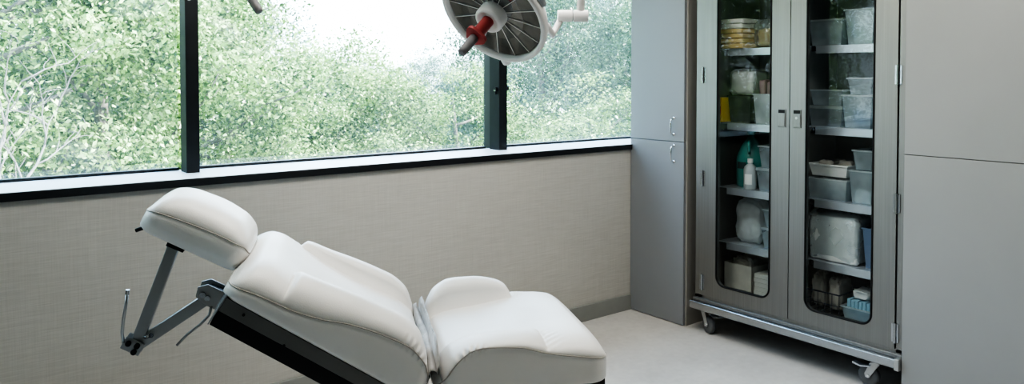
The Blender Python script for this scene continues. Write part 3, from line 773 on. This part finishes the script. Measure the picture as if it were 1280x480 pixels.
# ------------------------------------------------------------------ surgical lamps
CR, CU, CF = Vector((.791, -.612, 0)), Vector((.017, .022, 1)), Vector((.611, .791, -.027))
def basis(n, up):
    n = n.normalized(); x = (up - n * up.dot(n)).normalized(); y = n.cross(x)
    return x, y, n
def surgical_lamp(label, c, n, R, mount, joint, joint_dir, post_top, yoke_pts):
    t = thing('surgical_lamp', label, 'surgical lamp', mount, 0, 'ceiling-hung surgical lamps')
    x, y, n = basis(n, Vector((0, 0, 1)))
    Mx = Matrix(((x.x, y.x, n.x, c.x), (x.y, y.y, n.y, c.y), (x.z, y.z, n.z, c.z), (0, 0, 0, 1)))
    k = R / .235
    h = MB().lathe([(.0, -.105), (.09 * k, -.100), (.16 * k, -.082), (.205 * k, -.052), (.228 * k, -.02), (.235 * k, .004), (.232 * k, .016), (.222 * k, .020), (.213 * k, .014), (.210 * k, .0), (.205 * k, -.03), (.0, -.034)], 72, Mx, closed_ends=False).build('lamp_head', M['lamp_white'], t, smooth=True)
    rf = MB().lathe([(.2095 * k, .002), (.13 * k, -.004), (.05 * k, -.002), (0, -.001)], 16, Mx, closed_ends=False).build('reflector', M['lamp_refl'], h)
    rb = MB()
    for q in range(16):
        a = 2 * math.pi * q / 16
        rb.bar(Mx @ Vector((.05 * k * math.cos(a), .05 * k * math.sin(a), -.0005)), Mx @ Vector((.208 * k * math.cos(a), .208 * k * math.sin(a), .003)), .0022, .0022, n)
    rb.build('rib', M['lamp_white'], rf)
    hub = MB().lathe([(.052, -.03), (.054, .0), (.054, .040), (.049, .049), (.040, .051), (.036, .044), (.0, .042)], 40, Mx, closed_ends=False).build('hub', M['lamp_white'], h, smooth=True)
    MB().lathe([(.022, .042), (.022, .128), (.0, .128)], 28, Mx, closed_ends=False).build('collar', M['lamp_red'], hub, smooth=False)
    fl = MB(); ring = []
    for zf in (.127, .139):
        ring.append([Mx @ Vector(((.038 + .005 * math.cos(3 * 2 * math.pi * q / 36)) * math.cos(2 * math.pi * q / 36), (.038 + .005 * math.cos(3 * 2 * math.pi * q / 36)) * math.sin(2 * math.pi * q / 36), zf)) for q in range(36)])
    fl.loft(ring); fl.build('flange', M['lamp_red'], hub)
    MB().lathe([(.014, .138), (.017, .145), (.0165, .205), (.015, .226), (.010, .229), (.0, .229)], 24, Mx, closed_ends=False).build('handle_grip', M['lamp_grey'], hub, smooth=True)
    # two rim grips
    for a in (290.0, 110.0):
        pts = []
        for q in range(-9, 10):
            b = math.radians(a + q * 2.1)
            pts.append(Mx @ Vector((.2325 * k * math.cos(b), .2325 * k * math.sin(b), -.022)))
        MB().tube(pts, [.007 + .009 * math.sqrt(max(0, 1 - (q / 9.3) ** 2)) for q in range(-9, 10)], 12).build('rim_grip', M['grip_pale'], h, smooth=True)
    b = math.radians(163)
    MB().lathe([(.0, 0), (.018, .002), (.020, .012), (.016, .030), (.0, .034)], 20, Mx @ Matrix.Translation((.236 * k * math.cos(b), .236 * k * math.sin(b), -.01)) @ Matrix.Rotation(b, 4, 'Z') @ Matrix.Rotation(math.pi / 2, 4, 'Y'), closed_ends=False).build('rim_knob', M['lamp_white'], h, smooth=True)
    # yoke, joint, post, arm, mount
    MB().tube(yoke_pts, .0125, 14).build('yoke', M['lamp_white'], t, smooth=True)
    jd = joint_dir.normalized()
    j = MB().cyl(joint - jd * .058, joint - jd * .001, .023, 24).cyl(joint + jd * .001, joint + jd * .058, .023, 24).build('swivel_joint', M['lamp_white'], t, bevel=.003)
    pb = joint + jd * .030
    pt = Vector((pb.x, pb.y, post_top))
    MB().cyl(pb + Vector((0, 0, .01)), pt, .015, 20).build('drop_post', M['lamp_white'], t, smooth=True)
    ma = Vector(mount) + Vector((0, 0, -.34))
    MB().tube([pt + Vector((0, 0, -.01)), pt + (ma - pt) * .5 + Vector((0, 0, .02)), ma], .026, 18).build('spring_arm', M['lamp_white'], t, smooth=True)
    MB().lathe([(.035, -.36), (.035, -.06), (.10, -.05), (.105, 0)], 32, Matrix.Translation(mount)).build('ceiling_canopy', M['lamp_white'], t, smooth=False)
    return t
def px(x, y, z): return Vector((0, 0, 1.5)) + (CF + CR * ((x - 640) / 953.35) - CU * ((y - 121.7) / 953.35)) * z
c1 = px(618, 17.5, 2.75)
v1 = (Vector((0, 0, 1.5)) - c1).normalized()
n1 = v1 * .60 + (CR * -.64 - CU * .77).normalized() * .8
J1 = Vector((1.961, 2.159, 1.730))
surgical_lamp('white round surgical lamp with red and grey centre handle, before the right mullion', c1, n1, .216, (2.25, 2.75, ZC), J1, CR, 2.08,
              [J1 - CR * .045 + Vector((0, 0, -.012)), J1 - CR * .062 + Vector((0, 0, -.045)) , J1 - CR * .080 + CF * -.03 + Vector((0, 0, -.072)), c1 - n1 * .06 + CR * .165 - CU * .085, c1 - n1 * .075 + CR * .09 - CU * .03])
c2 = px(289, -42, 2.9)
v2 = (Vector((0, 0, 1.5)) - c2).normalized()
n2 = v2 * .28 + (CR * .53 - CU * .85).normalized() * .96
J2 = c2 + CR * -.30 + Vector((0, 0, .10)) + CF * .05
surgical_lamp('second surgical lamp near the left mullion, only its grey handle tip hanging into the photo', c2, n2, .182, (.55, 2.6, ZC), J2, CR * -1, 2.30,
              [J2 + CR * .045, J2 + CR * .07 + Vector((0, 0, -.03)), c2 - n2 * .06 - CR * .17 + CU * .03, c2 - n2 * .085 - CR * .07])

# ------------------------------------------------------------------ outdoors
GZ = -5.0
struct('ground', MB().box(-70, 90, YG + .3, 110, GZ - .3, GZ), M['grass'])

def tree_meshes(seed, H, R, n_cl, per, leaf, z_lo):
    rnd = random.Random(seed); rg = np.random.default_rng(seed)
    mb = MB(); tips = []
    pts = []; p = Vector((0, 0, 0))
    for i in range(9):
        pts.append(p.copy()); p = p + Vector((rnd.uniform(-.12, .12), rnd.uniform(-.12, .12), H * .88 / 8))
    mb.tube(pts, [.02 * H * (1 - i / 9.5) + .012 for i in range(9)], 10)
    for b in range(22):
        f = rnd.uniform(.28, .95); i = min(7, int(f * 8)); base = pts[i].lerp(pts[i + 1], f * 8 - i)
        a = rnd.uniform(0, 2 * math.pi); L = R * rnd.uniform(.6, .95) * (1.1 - .6 * max(0, f - .5) * 2 * .7)
        bp = [base]; d = Vector((math.cos(a), math.sin(a), rnd.uniform(.1, .7))).normalized()
        for k in range(5):
            d = (d + Vector((rnd.uniform(-.25, .25), rnd.uniform(-.25, .25), rnd.uniform(-.1, .2)))).normalized()
            bp.append(bp[-1] + d * L / 5)
            if k >= 2:
                d2 = (d + Vector((rnd.uniform(-1, 1), rnd.uniform(-1, 1), rnd.uniform(-.2, .8)))).normalized()
                q = [bp[-1], bp[-1] + d2 * L * .16, bp[-1] + d2 * L * .3 + Vector((0, 0, .05))]
                mb.tube(q, [.016, .011, .006], 6); tips.append(q[-1])
        mb.tube(bp, [.045 * (1 - k / 6.5) for k in range(6)], 7); tips.append(bp[-1])
    # leaf clumps: branch tips and a loose shell
    cents = [np.array(t) for t in tips]
    zc, zr = (H + z_lo) / 2, (H - z_lo) / 2
    while len(cents) < n_cl:
        v = rg.normal(size=3); v /= np.linalg.norm(v); s = rg.uniform(.45, 1.0) ** .6
        wob = 1 + .22 * noise.noise(Vector(v * 2.1) + Vector((seed, 0, 0)))
        cents.append(np.array([v[0] * R * s * wob, v[1] * R * s * wob, zc + v[2] * zr * s * wob]))
    cents = np.array(cents[:n_cl])
    C = np.repeat(cents, per, axis=0)
    n = len(C)
    crad = np.repeat(rg.uniform(.24, .56, size=n_cl), per)
    off = rg.normal(size=(n, 3)) * crad[:, None] * np.array([.62, .62, .42])
    P = C + off
    tint = np.clip(np.repeat(rg.normal(.42, .22, size=n_cl), per) + rg.normal(0, .22, size=n) + off[:, 2] * .7, 0, 1)  # shaded gaps and lit clump tops are put into the leaf colour
    nrm = rg.normal(size=(n, 3)); nrm[:, 2] = np.abs(nrm[:, 2]) + .35; nrm /= np.linalg.norm(nrm, axis=1)[:, None]
    t1 = np.cross(nrm, rg.normal(size=(n, 3))); t1 /= np.linalg.norm(t1, axis=1)[:, None]
    t2 = np.cross(nrm, t1)
    s = leaf * rg.uniform(.6, 1.25, size=n)[:, None]
    V = np.empty((n, 4, 3))
    V[:, 0] = P - t1 * s * .5; V[:, 1] = P + t2 * s * .27 + nrm * s * .06; V[:, 2] = P + t1 * s * .5; V[:, 3] = P - t2 * s * .27 + nrm * s * .06
    me = bpy.data.meshes.new('foliage')
    me.vertices.add(n * 4); me.vertices.foreach_set('co', V.reshape(-1))
    me.loops.add(n * 4); me.loops.foreach_set('vertex_index', np.arange(n * 4, dtype=np.int32))
    me.polygons.add(n); me.polygons.foreach_set('loop_start', np.arange(0, n * 4, 4, dtype=np.int32)); me.polygons.foreach_set('loop_total', np.full(n, 4, dtype=np.int32))
    me.update(calc_edges=True)
    at = me.attributes.new('tint', 'FLOAT', 'POINT'); at.data.foreach_set('value', np.repeat(tint, 4).astype(np.float32))
    bm = mb.bm; bmesh.ops.recalc_face_normals(bm, faces=bm.faces)
    tm = bpy.data.meshes.new('trunk'); bm.to_mesh(tm); bm.free()
    for q in tm.polygons: q.use_smooth = True
    return tm, me
PROTO = [tree_meshes(3, 8, 2.6, 250, 200, .085, .6), tree_meshes(8, 8, 2.6, 210, 230, .085, .8), tree_meshes(15, 8, 2.4, 260, 180, .092, .5)]
LEAF = {}
def tree(label, X, Y, topz, rad, kind, pi, rz, group='leafy trees outside the window', bare=False):
    t = thing('tree', label, 'tree', (X, Y, GZ), rz, group)
    tm, fm = PROTO[pi]
    s = (rad / 2.6, rad / 2.6, (topz - GZ) / 8.3)
    key = (pi, kind)
    if key not in LEAF:
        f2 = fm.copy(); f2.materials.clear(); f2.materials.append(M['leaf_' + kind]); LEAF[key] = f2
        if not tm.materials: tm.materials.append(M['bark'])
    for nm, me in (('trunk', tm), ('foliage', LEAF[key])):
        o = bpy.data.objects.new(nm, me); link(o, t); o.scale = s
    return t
def pos(pxx, dist):
    az = .658 + math.atan((pxx - 640) / 953.35)
    return dist * math.sin(az), dist * math.cos(az)
TREES = [  # label, photo column, distance, top height, crown radius, leaf kind, proto
    ('bright leafy tree behind the bare grey branches at far left', -10, 12.5, 4.8, 2.7, 'a', 0),
    ('yellow-green tree filling the middle of the left pane', 130, 14.0, 5.0, 2.9, 'a', 1),
    ('darker tree standing behind the left pane trees', 60, 20.0, 6.5, 3.4, 'b', 2),
    ('bright tree seen just left of the left mullion', 215, 17.0, 5.2, 2.8, 'a', 2),
    ('pale green tree just right of the left mullion', 290, 14.5, 2.55, 2.3, 'a', 0),
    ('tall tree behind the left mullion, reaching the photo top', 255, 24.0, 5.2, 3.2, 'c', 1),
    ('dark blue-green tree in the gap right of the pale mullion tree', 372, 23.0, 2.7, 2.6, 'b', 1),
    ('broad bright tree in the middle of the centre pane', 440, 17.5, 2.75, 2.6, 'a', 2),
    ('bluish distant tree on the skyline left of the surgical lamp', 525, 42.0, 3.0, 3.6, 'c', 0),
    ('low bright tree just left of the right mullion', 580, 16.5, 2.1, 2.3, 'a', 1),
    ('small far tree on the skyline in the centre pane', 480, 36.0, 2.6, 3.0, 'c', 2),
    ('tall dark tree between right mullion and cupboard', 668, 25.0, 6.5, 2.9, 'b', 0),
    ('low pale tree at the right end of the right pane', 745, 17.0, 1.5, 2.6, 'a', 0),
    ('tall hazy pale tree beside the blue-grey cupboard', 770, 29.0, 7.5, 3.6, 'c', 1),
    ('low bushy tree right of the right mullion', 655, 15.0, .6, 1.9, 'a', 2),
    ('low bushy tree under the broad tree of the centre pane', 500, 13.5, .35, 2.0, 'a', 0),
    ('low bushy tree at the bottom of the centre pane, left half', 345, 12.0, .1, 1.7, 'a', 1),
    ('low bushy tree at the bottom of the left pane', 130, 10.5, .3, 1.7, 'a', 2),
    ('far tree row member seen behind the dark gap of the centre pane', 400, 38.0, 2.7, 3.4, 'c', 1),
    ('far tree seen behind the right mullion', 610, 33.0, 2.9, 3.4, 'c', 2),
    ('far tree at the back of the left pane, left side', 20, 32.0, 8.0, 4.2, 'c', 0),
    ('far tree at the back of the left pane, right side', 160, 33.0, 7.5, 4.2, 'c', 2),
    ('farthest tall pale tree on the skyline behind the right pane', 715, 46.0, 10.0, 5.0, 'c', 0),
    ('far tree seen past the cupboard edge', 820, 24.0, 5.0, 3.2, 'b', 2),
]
for i, (lab, p_, d_, tz, rad, kd, pi) in enumerate(TREES):
    X, Y = pos(p_, d_)
    tree(lab, X, Y, tz, rad, kd, pi, i * 1.37)
for i, (az, d_, tz) in enumerate(((-12, 13, 4.5), (-27, 15, 5.0), (-40, 17, 5.5))):
    a = math.radians(az)
    tree('leafy tree past the left edge of the photo, mirrored in the steel cabinet', d_ * math.sin(a), d_ * math.cos(a), tz, 3.4, 'a', i, i * 2.1, 'trees mirrored in the steel cabinet')
# the half-bare tree at the left edge
rnd = random.Random(5)
X, Y = pos(14, 9.4)
bt_ = thing('bare_tree', 'half-bare grey branching tree at the lower left corner of the left pane', 'tree', (X, Y, GZ))
tp = [Vector((X - .3, Y, GZ)), Vector((X - .24, Y, GZ + 2.2)), Vector((X - .2, Y, GZ + 3.9)), Vector((X - .12, Y + .05, GZ + 5.0))]
mb = MB(); mb.tube(tp, [.12, .10, .075, .05], 10)
mb2 = MB()
def limb(o, d, L, r, lev):
    P_ = [o]; dd = d.normalized()
    for k in range(6):
        dd = (dd + Vector((rnd.uniform(-.38, .38), rnd.uniform(-.3, .3), rnd.uniform(-.22, .26)))).normalized()
        P_.append(P_[-1] + dd * L / 6)
        if lev and k >= 1:
            limb(P_[-1], (dd + Vector((rnd.uniform(-1.1, 1.1), rnd.uniform(-.6, .6), rnd.uniform(-.4, .6)))), L * .5, r * .45, lev - 1)
    mb2.tube(P_, [r * (1 - k / 7) for k in range(7)], 6)
limb(tp[3], Vector((.45, .1, .9)), 1.35, .026, 2)
limb(tp[3], Vector((-.15, .2, 1)), 1.5, .024, 2)
limb(tp[2], Vector((.8, .2, .75)), 1.3, .024, 2)
limb(tp[2], Vector((.1, -.3, 1)), 1.3, .020, 1)
mb.build('trunk', M['bark_pale'], bt_, smooth=True)
mb2.build('branches', M['bark_pale'], bt_, smooth=True)

# ------------------------------------------------------------------ light
w = bpy.data.worlds.new('sky'); SC.world = w; w.use_nodes = True
nt = w.node_tree; bg = nt.nodes['Background']
tc = N(nt, 'ShaderNodeTexCoord'); sp_ = N(nt, 'ShaderNodeSeparateXYZ'); nt.links.new(tc.outputs['Generated'], sp_.inputs[0])
rp = N(nt, 'ShaderNodeValToRGB'); e = rp.color_ramp.elements
e[0].position = .0; e[0].color = (.81, .90, 1, 1); e[1].position = .7; e[1].color = (.42, .66, 1, 1)
nt.links.new(sp_.outputs['Z'], rp.inputs['Fac']); nt.links.new(rp.outputs['Color'], bg.inputs['Color'])
bg.inputs['Strength'].default_value = 8.5
sun = bpy.data.lights.new('sun', 'SUN'); sun.energy = 22.0; sun.angle = math.radians(1.5); sun.color = (1, .985, .95)
so = bpy.data.objects.new('sun', sun); link(so)
so.rotation_euler = Vector((-.75, .50, -.85)).to_track_quat('-Z', 'Y').to_euler()
for i, (a, b) in enumerate(edges[:3] + [edges[3]]):
    ld = bpy.data.lights.new('window_portal', 'AREA'); ld.shape = 'RECTANGLE'; ld.size = b - a; ld.size_y = 1.26; ld.cycles.is_portal = True
    lo = bpy.data.objects.new('window_portal', ld); link(lo); lo.location = ((a + b) / 2, YG + .04, 1.712); lo.rotation_euler = (math.radians(-90), 0, 0)

# ------------------------------------------------------------------ camera and view
cd = bpy.data.cameras.new('camera'); cam = bpy.data.objects.new('camera', cd); link(cam)
cd.sensor_fit = 'HORIZONTAL'; cd.sensor_width = 36; cd.lens = 953.35 / 1280 * 36
cd.shift_y = -(240 - 121.7) / 1280
cam.location = (0, 0, 1.5); cam.rotation_euler = (math.pi / 2 - .027446, 0, -.658)
cd.clip_start = .02; cd.clip_end = 500
SC.camera = cam
SC.view_settings.view_transform = 'AgX'
SC.view_settings.look = 'AgX - Very High Contrast'
SC.view_settings.exposure = -.22
SC.cycles.use_denoising = True
SC.cycles.transparent_max_bounces = 24
SC.cycles.max_bounces = 10
SC.cycles.sample_clamp_indirect = 6
